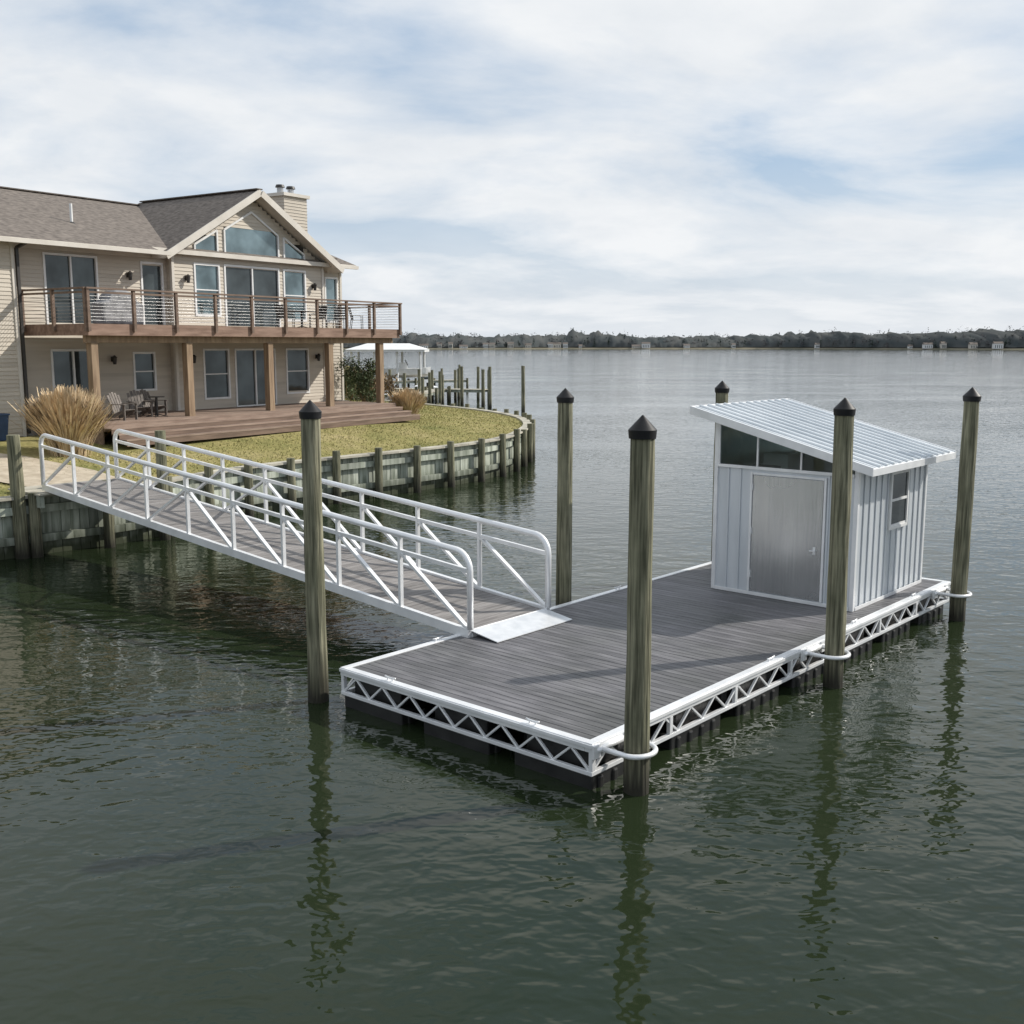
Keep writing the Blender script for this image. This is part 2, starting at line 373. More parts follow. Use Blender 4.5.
# ------------------------------------------------------------------ bulkhead
E=empty('bulkhead_wall'); pl=MB('planks'); wl=MB('wales'); cp=MB('cap_board'); pb=MB('wall_piles')
bk=[Vector((p[0],p[1],0)) for p in cst if p[0]>-45 and p[1]<84]
pacc=0.6
for a,c in zip(bk[:-1],bk[1:]):
    d=c-a; ln=d.length; d.normalize(); nn=Vector((d.y,-d.x,0))
    k=max(1,round(ln/.24)); st=ln/k
    for i in range(k):
        p=a+d*(i*st+.006); q=a+d*((i+1)*st-.006); o=nn*random.uniform(.03,.055); zt=1.5+random.uniform(-.02,.02)
        pl.add([p+Vector((0,0,-1)),q+Vector((0,0,-1)),q+o+Vector((0,0,-1)),p+o+Vector((0,0,-1)),p+Vector((0,0,zt)),q+Vector((0,0,zt)),q+o+Vector((0,0,zt)),p+o+Vector((0,0,zt))],
            [(0,3,2,1),(4,5,6,7),(0,1,5,4),(1,2,6,5),(2,3,7,6),(3,0,4,7)],'bulk')
    for z in (.45,1.22): wl.beam(a+nn*.12+Vector((0,0,z)),c+nn*.12+Vector((0,0,z)),.12,.2,'bulk')
    cp.beam(a+nn*.05+Vector((0,0,1.555)),c+nn*.05+Vector((0,0,1.555)),.42,.07,'bulkcap')
    while pacc<ln:
        p=a+d*pacc+nn*.31; tz=1.72+random.uniform(-.08,.12)
        pb.cyl(p+Vector((0,0,-1)),p+Vector((random.uniform(-.03,.03),0,tz)),.15,.135,'pile',12); pacc+=1.9
    pacc-=ln
for x in (pl,wl,cp,pb): x.obj(E)

# ------------------------------------------------------------------ piles
def piling(x,y,top,r=.15,cap=True,name='mooring_piling'):
    e=empty(name,(x,y,0),random.uniform(0,6)); p=MB('timber_shaft'); n=20; rings=22; vs=[]
    lx,ly=random.uniform(-.008,.008),random.uniform(-.008,.008); sd=random.uniform(0,99)
    for i in range(rings+1):
        z=-1.5+(top-.14+1.5)*i/rings; rr=r*(1.07-.12*i/rings)
        for j in range(n):
            t=2*math.pi*j/n; q=rr*(1+.09*mnoise.noise(Vector((math.cos(t)*1.5+sd,math.sin(t)*1.5,z*.9)))+.03*mnoise.noise(Vector((math.cos(t)*5+sd,math.sin(t)*5,z*2))))
            vs.append((q*math.cos(t)+lx*z,q*math.sin(t)+ly*z,z))
    fs=[(i*n+j,i*n+(j+1)%n,(i+1)*n+(j+1)%n,(i+1)*n+j) for i in range(rings) for j in range(n)]
    p.add(vs,fs,'pile',True); p.add(vs[-n:],[tuple(range(n))],'pile'); p.obj(e)
    if cap:
        c=MB('cone_cap'); cxx,cyy=lx*top,ly*top
        c.cyl((cxx,cyy,top-.24),(cxx,cyy,top-.14),r*1.06,r*1.12,'cap',20)
        c.cyl((cxx,cyy,top-.14),(cxx,cyy,top+.03),r*1.12,r*.06,'cap',20); c.obj(e)
    return e
ND=Vector((.972,12.40,0)); DA=R(48.5); da=Vector((math.cos(DA),math.sin(DA),0)); db=Vector((-math.sin(DA),math.cos(DA),0))
def dw(a,b_): return ND+da*a+db*b_
pilepos=[(.38,-.4),(5.85,-.4),(11.45,-.4),(-.06,5.22),(5.86,5.15),(11.6,5.15)]
for a,bb in pilepos:
    p=dw(a,bb); piling(p.x,p.y,4.57)
piling(-12.55,26.95,3.3,r=.17,cap=False)
piling(-9.75,29.6,3.2,cap=False)

# ------------------------------------------------------------------ dock
D=empty('floating_dock',ND,DA); LA,WB=12.1,4.75
b=MB('deck_boards'); nb=84; st=(LA-.24)/nb
for i in range(nb):
    x=.12+i*st
    b.box(x+.0055,x+st-.0055,.12,WB-.12,.565,.6+random.uniform(-.0015,.0015),'deck')
b.obj(D,.003)
b=MB('aluminium_frame')
b.box(0,LA,-.0,.115,.49,.612,'alu'); b.box(0,LA,WB-.115,WB,.49,.612,'alu')
b.box(-.003,.115,.117,WB-.117,.49,.61,'alu'); b.box(LA-.115,LA+.003,.117,WB-.117,.49,.61,'alu')
b.box(-.02,LA+.02,-.022,-.002,.55,.60,'alu'); b.box(-.024,-.005,0,WB,.55,.598,'alu')
for y in (.03,WB-.03):
    b.box(.002,LA-.002,y-.03,y+.03,.19,.245,'alu')
    k=19; s_=(LA-.1)/k
    for i in range(k):
        x=.05+i*s_; b.beam((x,y,.24),(x+s_/2,y,.49),.03,.04,'alu',(0,1,0)); b.beam((x+s_/2,y,.49),(x+s_,y,.24),.03,.04,'alu',(0,1,0))
    for i in range(8): b.box(.01+i*(LA-.09)/7,.01+i*(LA-.09)/7+.07,y-.029,y+.029,.246,.489,'alu')
for x in (.03,LA-.03):
    b.box(x-.03,x+.03,.062,WB-.062,.19,.245,'alu')
    k=8; s_=(WB-.1)/k
    for i in range(k):
        y=.05+i*s_; b.beam((x,y,.24),(x,y+s_/2,.49),.03,.04,'alu',(1,0,0)); b.beam((x,y+s_/2,.49),(x,y+s_,.24),.03,.04,'alu',(1,0,0))
b.obj(D,.005)
b=MB('underside_beams'); b.box(.2,LA-.2,.2,WB-.2,.46,.555,'under')
for i in range(9): b.box(.6+i*1.35,.75+i*1.35,.15,WB-.15,.25,.455,'under')
b.obj(D)
b=MB('floats')
for i in range(7):
    x=.04+i*1.76
    for (y0,y1) in ((.03,1.3),(1.75,3.0),(3.45,WB-.03)):
        b.box(x,x+1.30,y0,y1,-.35,.186,'float')
        b.box(x+.1,x+1.2,y0+.12,y1-.12,.187,.45,'float')
        for r_ in range(4): b.box(x+.12+r_*.3,x+.22+r_*.3,y0-.03,y1+.03,-.3,.15,'float')
b.obj(D,.025)
b=MB('cleats')
for (x,y,ax) in ((1.2,.06,0),(4.6,.06,0),(7.6,.06,0),(10.3,.06,0),(.06,1.0,1),(.06,3.7,1),(2.0,WB-.06,0),(7,WB-.06,0)):
    dx,dy=(1,0) if ax==0 else (0,1)
    b.cyl((x-.05*dx,y-.05*dy,.61),(x-.05*dx,y-.05*dy,.645),.012,.012,'alu',8); b.cyl((x+.05*dx,y+.05*dy,.61),(x+.05*dx,y+.05*dy,.645),.012,.012,'alu',8)
    b.path([(x-.11*dx,y-.11*dy,.662),(x-.05*dx,y-.05*dy,.652),(x+.05*dx,y+.05*dy,.652),(x+.11*dx,y+.11*dy,.662)],.012,'alu')
b.obj(D)
b=MB('pile_guides')
for a,bb in pilepos[:3]:
    edge=-.02; pts=[(a-.25,edge,.53)]
    for t in range(0,13):
        th=math.pi*t/12; pts.append((a-.25*math.cos(th),bb-.21*math.sin(th),.53))
    pts.append((a+.25,edge,.53)); b.path(pts,.033,'alu',10)
    b.path([(a-.34,edge-.02,.53),(a+.34,edge-.02,.53)],.04,'alu',10)
    for sx in (-1,1): b.box(a+sx*.34-.07,a+sx*.34+.07,edge-.035,edge,.43,.60,'alu')
b.obj(D)

# ------------------------------------------------------------------ shed (hollow, clerestory front; unseen rear glazing added to let light through)
S=empty('metal_dock_shed',ND,DA); a0,a1,b0,b1=8.39,11.62,.46,3.35; zf=.603; zb=3.10; T=.05
def rz(y): return 3.19+.252*(y-.03)
b=MB('walls')
b.box(a0,a0+T,b0,b1,zf,zb,'shedpanel'); b.box(a1-T,a1,b0,b1,zf,zb,'shedpanel')
b.prism([(a0+T+.001,zf),(a1-T-.001,zf),(a1-T-.001,rz(b0)),(a0+T+.001,rz(b0))],b0,b0+T,lambda a,o,z:(a,o,z),'shedpanel')
b.prism([(a0+T+.001,zf),(a1-T-.001,zf),(a1-T-.001,rz(b1-T)),(a0+T+.001,rz(b1-T))],b1-T,b1,lambda a,o,z:(a,o,z),'shedpanel')
k=11
for i in range(k+1):
    y=b0+.02+i*(b1-b0-.04)/k
    if 1.0<y<2.62 : continue
    b.box(a0-.024,a0-.002,y-.018,y+.018,zf,zb-.05,'shedpanel')
for i in range(k+2):
    x=a0+.03+i*(a1-a0-.06)/(k+1)
    if 9.78<x<10.68:
        b.box(x-.018,x+.018,b0-.024,b0-.002,zf,1.93,'shedpanel'); b.box(x-.018,x+.018,b0-.024,b0-.002,3.04,rz(b0)-.05,'shedpanel')
    else: b.box(x-.018,x+.018,b0-.024,b0-.002,zf,rz(b0)-.05,'shedpanel')
    b.box(x-.018,x+.018,b1+.002,b1+.024,zf,rz(b1)-.02,'shedpanel')
for i in range(k+1):
    y=b0+.02+i*(b1-b0-.04)/k; b.box(a1+.002,a1+.024,y-.018,y+.018,zf,zb-.05,'shedpanel')
b.obj(S,.004)
b=MB('corner_trim')
for (x,y) in ((a0-.035,b0-.035),(a0-.035,b1-.045),(a1-.045,b0-.035),(a1-.045,b1-.045)):
    b.box(x,x+.08,y,y+.08,zf+.001,rz(y+.04)-.03,'alu')
b.box(a0-.045,a0-.03,b0+.05,b1-.05,zf+.001,zf+.07,'alu'); b.box(a0+.05,a1-.05,b0-.045,b0-.03,zf+.001,zf+.07,'alu')
b.obj(S,.004)
b=MB('door')
b.box(a0-.05,a0-.003,1.03,1.075,zf+.075,3.0,'alu'); b.box(a0-.05,a0-.003,2.535,2.58,zf+.075,3.0,'alu'); b.box(a0-.05,a0-.003,1.078,2.532,2.955,3.0,'alu')
b.box(a0-.035,a0-.004,1.09,2.52,zf+.09,2.945,'door')
for z in (.95,1.8,2.65): b.cyl((a0-.05,2.525,z),(a0-.05,2.525,z+.13),.016,.016,'alu',8)
b.box(a0-.042,a0-.036,1.20,1.25,1.56,1.70,'alu'); b.cyl((a0-.075,1.19,1.63),(a0-.075,1.30,1.63),.011,.011,'alu',8); b.cyl((a0-.075,1.22,1.63),(a0-.04,1.22,1.63),.011,.011,'alu',8)
b.obj(S,.003)
b=MB('clerestory_window'); g0,g1=b0+.06,b1-.07
mf=lambda y,o,z:(o,y,z)
for (o0,o1,s) in ((a0-.012,a0-.004,-1),(a1+.004,a1+.012,1)):
    b.prism([(g0,zb+.003),(g1,zb+.003),(g1,rz(g1)-.005),(g0,rz(g0)-.005)],o0,o1,mf,'clear')
b.box(a0-.05,a0-.014,b0+.05,b1-.05,zb-.045,zb+.01,'alu'); b.box(a1+.014,a1+.05,b0+.05,b1-.05,zb-.045,zb+.01,'alu')
for y in (1.55,2.45,g1-.0):
    b.box(a0-.045,a0-.014,y-.016,y+.016,zb+.012,rz(y)-.02,'alu'); b.box(a1+.014,a1+.045,y-.016,y+.016,zb+.012,rz(y)-.02,'alu')
b.obj(S)
b=MB('interior_framing')
for i in range(5):
    x=a0+.45+i*.6; b.beam((x,b0+.06,rz(b0+.06)-.07),(x,b1-.06,rz(b1-.06)-.07),.05,.12,'post')
b.box(a0+.1,a1-.1,2.6,3.25,2.55,2.6,'post'); b.box(a0+.6,a0+1.3,2.65,3.2,2.601,3.0,'greycover'); b.box(a0+1.6,a0+2.1,2.65,3.2,2.601,3.2,'white')
b.obj(S)
b=MB('side_window')
x0,x1,z0,z1=9.85,10.6,1.98,2.98
b.box(x0,x1,b0-.03,b0-.003,z0,z1,'glassdark')
b.box(x0-.06,x0,b0-.06,b0-.003,z0-.06,z1+.06,'white'); b.box(x1,x1+.06,b0-.06,b0-.003,z0-.06,z1+.06,'white')
b.box(x0+.001,x1-.001,b0-.06,b0-.004,z1,z1+.06,'white'); b.box(x0+.001,x1-.001,b0-.06,b0-.004,z0-.06,z0,'white'); b.box(x0+.001,x1-.001,b0-.05,b0-.031,2.46,2.51,'white')
b.box(x0+.001,x1-.001,b0-.045,b0-.031,z0,z0+.04,'white')
b.obj(S,.003)
b=MB('roof'); ra0,ra1,rb0,rb1=8.0,12.05,.03,3.76
def rbox(x0,x1,y0,y1,zo0,zo1,k):
    vs=[(x,y,rz(y)+zo) for zo in (zo0,zo1) for (x,y) in ((x0,y0),(x1,y0),(x1,y1),(x0,y1))]
    b.add(vs,[(0,3,2,1),(4,5,6,7),(0,1,5,4),(1,2,6,5),(2,3,7,6),(3,0,4,7)],k)
rbox(ra0+.03,ra1-.03,rb0+.03,rb1-.03,.002,.085,'shedroof')
rbox(ra0,ra0+.028,rb0,rb1,-.05,.105,'alu'); rbox(ra1-.028,ra1,rb0,rb1,-.05,.105,'alu')
rbox(ra0+.029,ra1-.029,rb0,rb0+.028,-.05,.08,'alu'); rbox(ra0+.029,ra1-.029,rb1-.028,rb1,-.05,.1,'alu')
k=13
for i in range(1,k):
    x=ra0+.03+i*(ra1-ra0-.06)/k; rbox(x-.018,x+.018,rb0+.01,rb1-.03,.086,.125,'shedroof')
    xx=x-.5*(ra1-ra0-.06)/k; rbox(xx-.01,xx+.01,rb0+.03,rb1-.03,.086,.096,'shedroof')
b.obj(S,.004)

# ------------------------------------------------------------------ gangway
GP=dw(2.52,4.45); G=empty('aluminium_gangway',(GP.x,GP.y,.66),DA); GW,GL,SL=2.02,15.15,.075
def g(x,y,z): return (x,y,z+SL*y)
b=MB('side_trusses'); nb=9; st=GL/nb; H=1.36
for x in (0,GW):
    b.beam(g(x,0.0,.0),g(x,GL,.0),.09,.16,'alu')
    rr=.30; pts=[]
    pts.append((x,.0,.08))
    pts.append((x,.0,H-rr))
    for t in range(1,7):
        th=math.pi/2*t/6; pts.append(g(x,rr-rr*math.cos(th),H-rr+rr*math.sin(th)))
    for i in range(1,nb): pts.append(g(x,i*st,H))
    for t in range(0,7):
        th=math.pi/2*t/6; pts.append(g(x,GL-rr+rr*math.sin(th),H-rr+rr*math.cos(th)))
    pts.append(g(x,GL,.05)); b.path(pts,.056,'alu',12)
    b.beam(g(x,.0,H-.30),g(x,GL-.0,H-.30),.06,.07,'alu')
    for i in range(1,nb): b.beam(g(x,i*st,.07),g(x,i*st,H-.03),.062,.07,'alu',(1,0,0))
    for i in range(nb):
        y0,y1=i*st+.04,(i+1)*st-.04
        if i<5: p,q=g(x,y0,.07),g(x,y1,H-.33)
        else: p,q=g(x,y0,H-.33),g(x,y1,.07)
        b.beam(p,q,.05,.078,'alu',(1,0,0))
b.obj(G)
b=MB('cross_beams')
for i in range(nb*2+1): b.beam(g(.046,i*st/2+.02 if i==0 else i*st/2-.02,-.03),g(GW-.046,i*st/2+.02 if i==0 else i*st/2-.02,-.03),.06,.07,'alu')
for i in range(nb): b.beam(g(.1,i*st+.05,-.07),g(GW-.1,(i+1)*st-.05,-.07),.04,.03,'alu')
b.obj(G)
b=MB('walkway_boards'); k=100; st2=GL/k
for i in range(k):
    y=i*st2; vs=[g(xx,yy,zz) for zz in (.012,.04) for (xx,yy) in ((.07,y+.004),(GW-.07,y+.004),(GW-.07,y+st2-.004),(.07,y+st2-.004))]
    b.add(vs,[(0,3,2,1),(4,5,6,7),(0,1,5,4),(1,2,6,5),(2,3,7,6),(3,0,4,7)],'gdeck')
b.obj(G)
b=MB('transition_plate')
vs=[(.03,.05,.045),(GW-.03,.05,.045),(GW-.03,-.58,-.048),(.03,-.58,-.048)]
b.add([(x,y,z) for x,y,z in vs]+[(x,y,z+.014) for x,y,z in vs],[(0,1,2,3),(7,6,5,4),(0,4,5,1),(1,5,6,2),(2,6,7,3),(3,7,4,0)],'aluplate')
b.cyl((.05,.04,.04),(GW-.05,.04,.04),.022,.022,'alu',8)
for x in (0,GW): b.cyl((x-.04,.1,-.02),(x+.04,.1,-.02),.06,.06,'float',12)
b.obj(G)
LE=empty('shore_landing',(GP.x,GP.y,0),DA); b=MB('landing_boards')
for i in range(12): b.box(-.3,GW+.3,GL-.35+i*.15,GL-.35+i*.15+.143,1.62,1.66,'bulkcap')
for x in (-.2,GW+.2): b.box(x-.06,x+.06,GL-.3,GL+1.4,1.3,1.615,'bulk')
b.obj(LE)

# ------------------------------------------------------------------ house
H=empty('lakeside_house',(HO[0],HO[1],-.81),HA,hs)
front=lambda y0:(lambda a,o,z:(a,y0-o,z))
left=lambda x0:(lambda a,o,z:(x0-o,a,z))
right=lambda x0:(lambda a,o,z:(x0+o,a,z))
back=lambda y0:(lambda a,o,z:(a,y0+o,z))
def lap(b,mf,a0,a1,z0,z1,ops=(),top=None,h=.125):
    z=z0
    while z<z1-.01:
        zz=min(z+h,z1); lo,hi=a0,a1
        if top:
            lo,hi=top(zz,a0,a1)
            if hi-lo<.02: break
        iv=[(lo,hi)]; zm=(z+zz)/2
        for (p,q,oz0,oz1) in ops:
            if callable(oz1): ok = oz0<=zm<=oz1(zm)
            else: ok = oz0<=zm<=oz1
            if ok:
                nv=[]
                for (s,e) in iv:
                    if q<=s or p>=e: nv.append((s,e)); continue
                    if p>s: nv.append((s,p))
                    if q<e: nv.append((q,e))
                iv=nv
        for (s,e) in iv:
            b.add([mf(s,.024,z),mf(e,.024,z),mf(e,.004,zz),mf(s,.004,zz),mf(s,-.05,z),mf(e,-.05,z)],[(0,1,2,3),(4,5,1,0)],'siding')
        z=zz
def win(b,gb,mf,a0,a1,z0,z1,glass='glass',v=1,hz=0,fr='white',t=.07):
    gb.prism([(a0,z0),(a1,z0),(a1,z1),(a0,z1)],-.03,-.06,mf,glass)
    def bx(p,q,s,e,o0=-.03,o1=.045,k=fr): b.prism([(p,s),(q,s),(q,e),(p,e)],o0,o1,mf,k)
    bx(a0-t,a0,z0-t,z1+t); bx(a1,a1+t,z0-t,z1+t); bx(a0,a1,z1,z1+t,-.03,.046); bx(a0,a1,z0-t,z0,-.03,.046)
    for i in range(1,v): 
        x=a0+(a1-a0)*i/v; bx(x-.03,x+.03,z0,z1,-.03,.03)
    if hz: 
        zz=z0+(z1-z0)*hz; bx(a0,a1,zz-.02,zz+.02,-.03,.025)
wb=MB('siding_walls'); tb=MB('window_frames'); gb=MB('window_glass')
GX0,GX1,GC=6.05,13.6,9.8; GY=3.0
upw=[(1.34,3.17,6.05,8.2),(5.0,5.8,6.05,8.15)]
lww=[(1.4,2.9,3.15,5.2),(4.5,5.3,3.9,5.1)]
lap(wb,front(3.3),.0,GX0,3.1,8.7,upw+lww)
lap(wb,front(3.3),GX1,15.0,3.1,8.7,[(14.1,14.75,6.4,8.1)])
lap(wb,front(2.9),-9,.0,2.5,8.7,[(-4,-2.5,6.6,8.2),(-4,-2.5,3.8,5.2)])
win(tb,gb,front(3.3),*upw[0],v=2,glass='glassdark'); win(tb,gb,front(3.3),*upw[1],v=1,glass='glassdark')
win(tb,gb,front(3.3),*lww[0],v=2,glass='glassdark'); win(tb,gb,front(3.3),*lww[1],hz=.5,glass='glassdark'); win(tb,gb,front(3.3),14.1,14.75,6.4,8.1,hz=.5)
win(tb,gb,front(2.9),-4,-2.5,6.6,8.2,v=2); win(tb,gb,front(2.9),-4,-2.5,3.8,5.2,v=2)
gops=[(7.05,8.1,6.5,8.22),(8.45,11.1,6.05,8.25),(11.45,12.55,6.4,8.25),(7.3,8.4,3.5,5.2),(8.8,10.75,3.15,5.2),(11.45,12.6,3.55,5.2)]
lap(wb,front(GY),GX0,GX1,3.1,8.55,gops)
up=[(7.05,8.1,8.6,lambda z:9.35),(8.45,11.15,8.55,lambda z:9.7),(11.45,12.55,8.6,lambda z:9.35)]
def gtop(z,p,q):
    hw=(11.0-.1-z)/.58; return max(p,GC-hw),min(q,GC+hw)
lap(wb,front(GY),GX0,GX1,8.55,10.9,up,gtop)
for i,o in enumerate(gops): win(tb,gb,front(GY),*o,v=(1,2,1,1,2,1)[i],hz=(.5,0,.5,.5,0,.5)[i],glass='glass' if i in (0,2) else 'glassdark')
def rakewin(poly):
    mf=front(GY); gb.prism(poly,-.02,.0,mf,'glass')
    n=len(poly)
    for i in range(n):
        p,q=poly[i],poly[(i+1)%n]; tb.beam(mf(p[0],.02,p[1]),mf(q[0],.02,q[1]),.07,.09,'white',(0,1,0))
rakewin([(7.05,8.6),(8.1,8.6),(8.1,9.5),(7.05,8.93)])
rakewin([(8.45,8.55),(11.15,8.55),(11.15,9.55),(9.8,10.3),(8.45,9.55)])
rakewin([(11.45,8.6),(12.55,8.6),(12.55,8.93),(11.45,9.5)])
lap(wb,left(GX0),GY,3.3,3.1,8.6); lap(wb,right(GX1),GY,3.3,3.1,8.6)
lap(wb,right(0),2.9,3.3,2.5,8.7)
def etop(z,p,q):
    if z<8.75: return p,q
    hw=(11-z)/.352; return max(p,9.1-hw),min(q,9.1+hw)
lap(wb,right(15),3.3,14.9,2.5,10.9,[(5,6.2,6.8,8.2),(8,9.2,6.8,8.2)],etop); lap(wb,left(-9),2.9,14.9,2.5,10.9,(),etop)
for a_ in (5,8): win(tb,gb,right(15),a_,a_+1.2,6.8,8.2,hz=.5)
lap(wb,back(14.9),-9,15,2.5,8.7)
wb.obj(H)
for (x,y) in ((0,2.87),(GX0,GY-.03),(GX1,GY-.03),(15,3.27)):
    tb.box(x-.06,x+.05,y-.02,y+.10,2.6,8.5,'trim')
tb.box(.1,GX0-.07,3.2,3.27,8.35,8.6,'trim')
tb.obj(H); gb.obj(H)
b=MB('foundation'); b.box(-9,15,2.95,14.85,1.8,3.08,'stone'); b.box(GX0+.05,GX1-.05,3.06,3.3,1.8,3.09,'stone'); b.obj(H)
b=MB('shingle_roof')
def slab(p,th,k,low='trim'):
    p=[Vector(q) for q in p]
    q=[v-Vector((0,0,th)) for v in p]; n=len(p)
    b.add(p,[tuple(range(n))],k); b.add(q,[tuple(range(n))],low)
    b.add(p+q,[(i,(i+1)%n,n+(i+1)%n,n+i) for i in range(n)],low)
RY,RZ=9.1,10.93; eY,eZ=2.72,8.68
slab([(-9.4,2.35,8.55),(5.0,2.35,8.55),(5.0,RY,RZ),(-9.4,RY,RZ)],.16,'shingle')
slab([(5.002,eY,eZ),(15.4,eY,eZ),(15.4,RY,RZ),(5.002,RY,RZ)],.16,'shingle')
slab([(-9.4,RY+.002,RZ),(15.4,RY+.002,RZ),(15.4,15.5,8.6),(-9.4,15.5,8.6)],.16,'shingle')
hw=4.45; zr=11.08; ze=zr-.58*hw
slab([(GC,2.45,zr),(GC-hw,2.45,ze),(GC-hw,RY+.2,ze),(GC,RY+.2,zr)],.17,'shingle')
slab([(GC+.002,2.45,zr),(GC+hw,2.45,ze),(GC+hw,RY+.2,ze),(GC+.002,RY+.2,zr)],.17,'shingle')
b.beam((-9.4,RY,RZ+.02),(GC,RY,RZ+.02),.3,.04,'shingle'); b.beam((GC,2.46,zr+.02),(GC,RY,zr+.02),.3,.04,'shingle')
b.obj(H)
b=MB('gutters_and_fascia')
for s in (-1,1):
    b.beam((GC+s*.06,2.42,zr-.14),(GC+s*hw,2.42,ze-.11),.05,.24,'trim',(0,0,1))
b.beam((-9.4,2.28,8.46),(5.4,2.28,8.46),.12,.13,'trim')
b.beam((14.0,2.66,8.58),(15.4,2.66,8.58),.12,.13,'trim')
b.beam((.12,2.83,8.3),(.12,2.83,2.7),.09,.08,'dark'); b.beam((.12,2.83,8.3),(.12,2.33,8.42),.08,.08,'dark')
b.beam((GX1+.25,3.2,8.3),(GX1+.25,3.2,3.2),.08,.08,'trim')
b.obj(H)
b=MB('chimney')
b.box(12.9,14.2,4.3,5.3,8,11.35,'siding')
for i in range(26): 
    z=8.1+i*.125; b.box(12.88,14.22,4.28,5.32,z,z+.012,'trim')
b.box(12.8,14.3,4.2,5.4,11.352,11.48,'trim')
for x in (13.2,13.8):
    b.cyl((x,4.8,11.48),(x,4.8,11.72),.13,.13,'cable',12); b.cyl((x,4.8,11.74),(x,4.8,11.84),.2,.16,'dark',12)
b.obj(H)
b=MB('vent_pipe'); b.cyl((3.6,5.0,9.2),(3.6,5.0,10.1),.05,.05,'white',10); b.cyl((3.6,5.0,9.42),(3.6,5.0,9.5),.17,.07,'dark',12); b.obj(H)
DX=.4
b=MB('upper_deck')
b.box(DX,14.8,0,.05,5.68,6.02,'cedar'); b.box(DX,DX+.05,.052,3.25,5.68,6.02,'cedar'); b.box(14.75,14.8,.052,3.26,5.68,6.02,'cedar')
for i in range(20): b.box(DX+.052,14.748,.06+i*.145,.06+i*.145+.138,5.97,6.01,'cedar')
for i in range(36): b.box(DX+.3+i*.4,DX+.34+i*.4,.06,2.95,5.74,5.965,'cedar')
b.beam((DX+.1,.35,5.58),(14.7,.35,5.58),.14,.22,'post')
b.obj(H)
b=MB('deck_railing'); zt=7.02
def railrun(p,q,n):
    p=Vector(p); q=Vector(q)
    for i in range(n+1):
        r=p.lerp(q,i/n); b.box(r.x-.045,r.x+.045,r.y-.045,r.y+.045,5.8,zt,'rail')
    d=(q-p).normalized()
    b.beam(p-d*.06+Vector((0,0,zt+.025)),q+d*.06+Vector((0,0,zt+.025)),.15,.05,'rail')
    b.beam(p+Vector((0,0,zt-.09)),q+Vector((0,0,zt-.09)),.04,.06,'rail')
    for j in range(8):
        z=6.12+j*.10; b.cyl(p+Vector((0,0,z)),q+Vector((0,0,z)),.006,.006,'cable',5)
railrun((DX,-.05,0),(14.8,-.05,0),9); railrun((DX-.05,.0,0),(DX-.05,3.1,0),2); railrun((14.85,.0,0),(14.85,3.2,0),2)
b.obj(H)
b=MB('deck_posts')
for x in (.75,4.3,7.9,11.0,13.95): b.box(x-.12,x+.12,.23,.47,2.9,5.47,'post')
b.obj(H,.01)
b=MB('patio_steps')
for i in range(27): b.box(.55,14.2,-.25+i*.13,-.25+i*.13+.124,3.05,3.1,'patio')
b.box(.55,14.2,-.27,-.24,2.85,3.045,'patio')
for s in range(3):
    y=-.27-.34*(s+1); z=2.96-.15*s
    b.box(.55,14.2+.12*s,y,y+.165,z-.04,z,'patio'); b.box(.55,14.2+.12*s,y+.172,y+.337,z-.04,z,'patio'); b.box(.56,14.19+.12*s,y+.01,y+.03,z-.2,z-.045,'rail')
b.box(14.16,14.2,-.2,3.2,2.4,3.04,'patio'); b.box(.55,.59,-.2,3.2,2.4,3.04,'patio')
b.obj(H)
b=MB('wall_lights')
for (x,y,z) in ((4.4,3.3,7.7),(6.6,3.0,7.7),(13.0,3.0,7.7),(6.7,3.0,4.9),(13.1,3,4.9),(3.6,3.3,4.9)):
    b.box(x-.05,x+.05,y-.08,y-.03,z-.05,z+.12,'dark'); b.cyl((x,y-.16,z-.14),(x,y-.16,z+.08),.05,.08,'dark',8); b.cyl((x,y-.16,z+.08),(x,y-.16,z+.16),.1,.02,'dark',8)
b.obj(H)

def hw_(x,y,z):
    return (HO[0]+hs*(x*ex[0]+y*fx[0]),HO[1]+hs*(x*ex[1]+y*fx[1]),z*hs-.81)
g_=empty('covered_grill',hw_(2.3,1.1,6.012),HA); b=MB('fabric_cover'); prof=[(-.85,0),(.85,0),(.88,.75),(.62,.85),(.5,1.13),(.1,1.24),(-.3,1.2),(-.52,1.05),(-.6,.85),(-.88,.78)]
b.prism(prof,-.34,.34,lambda a,o,z:(a,o,z),'greycover'); b.obj(g_,.07)
b=MB('casters')
for x in (-.7,.7):
    for y in (-.25,.25): b.cyl((x-.02,y,-.0),(x+.02,y,.0),.04,.04,'dark',8)
b.obj(g_)
e=empty('blue_storage_bin',(-17.4,36.2,gh(-17.4,36.2)),HA,.85); b=MB('bin_body_and_lid')
b.add([(-.24,-.24,0),(.24,-.24,0),(.24,.24,0),(-.24,.24,0),(-.32,-.32,1.0),(.32,-.32,1.0),(.32,.32,1.0),(-.32,.32,1.0)],[(0,3,2,1),(4,5,6,7),(0,1,5,4),(1,2,6,5),(2,3,7,6),(3,0,4,7)],'blue')
b.box(-.35,.35,-.36,.35,1.002,1.07,'blue'); b.cyl((-.3,.36,.98),(.3,.36,.98),.025,.025,'blue',8)
for s in (-1,1): b.cyl((s*.28,.24,.1),(s*.34,.24,.1),.1,.1,'dark',12)
b.obj(e,.015)
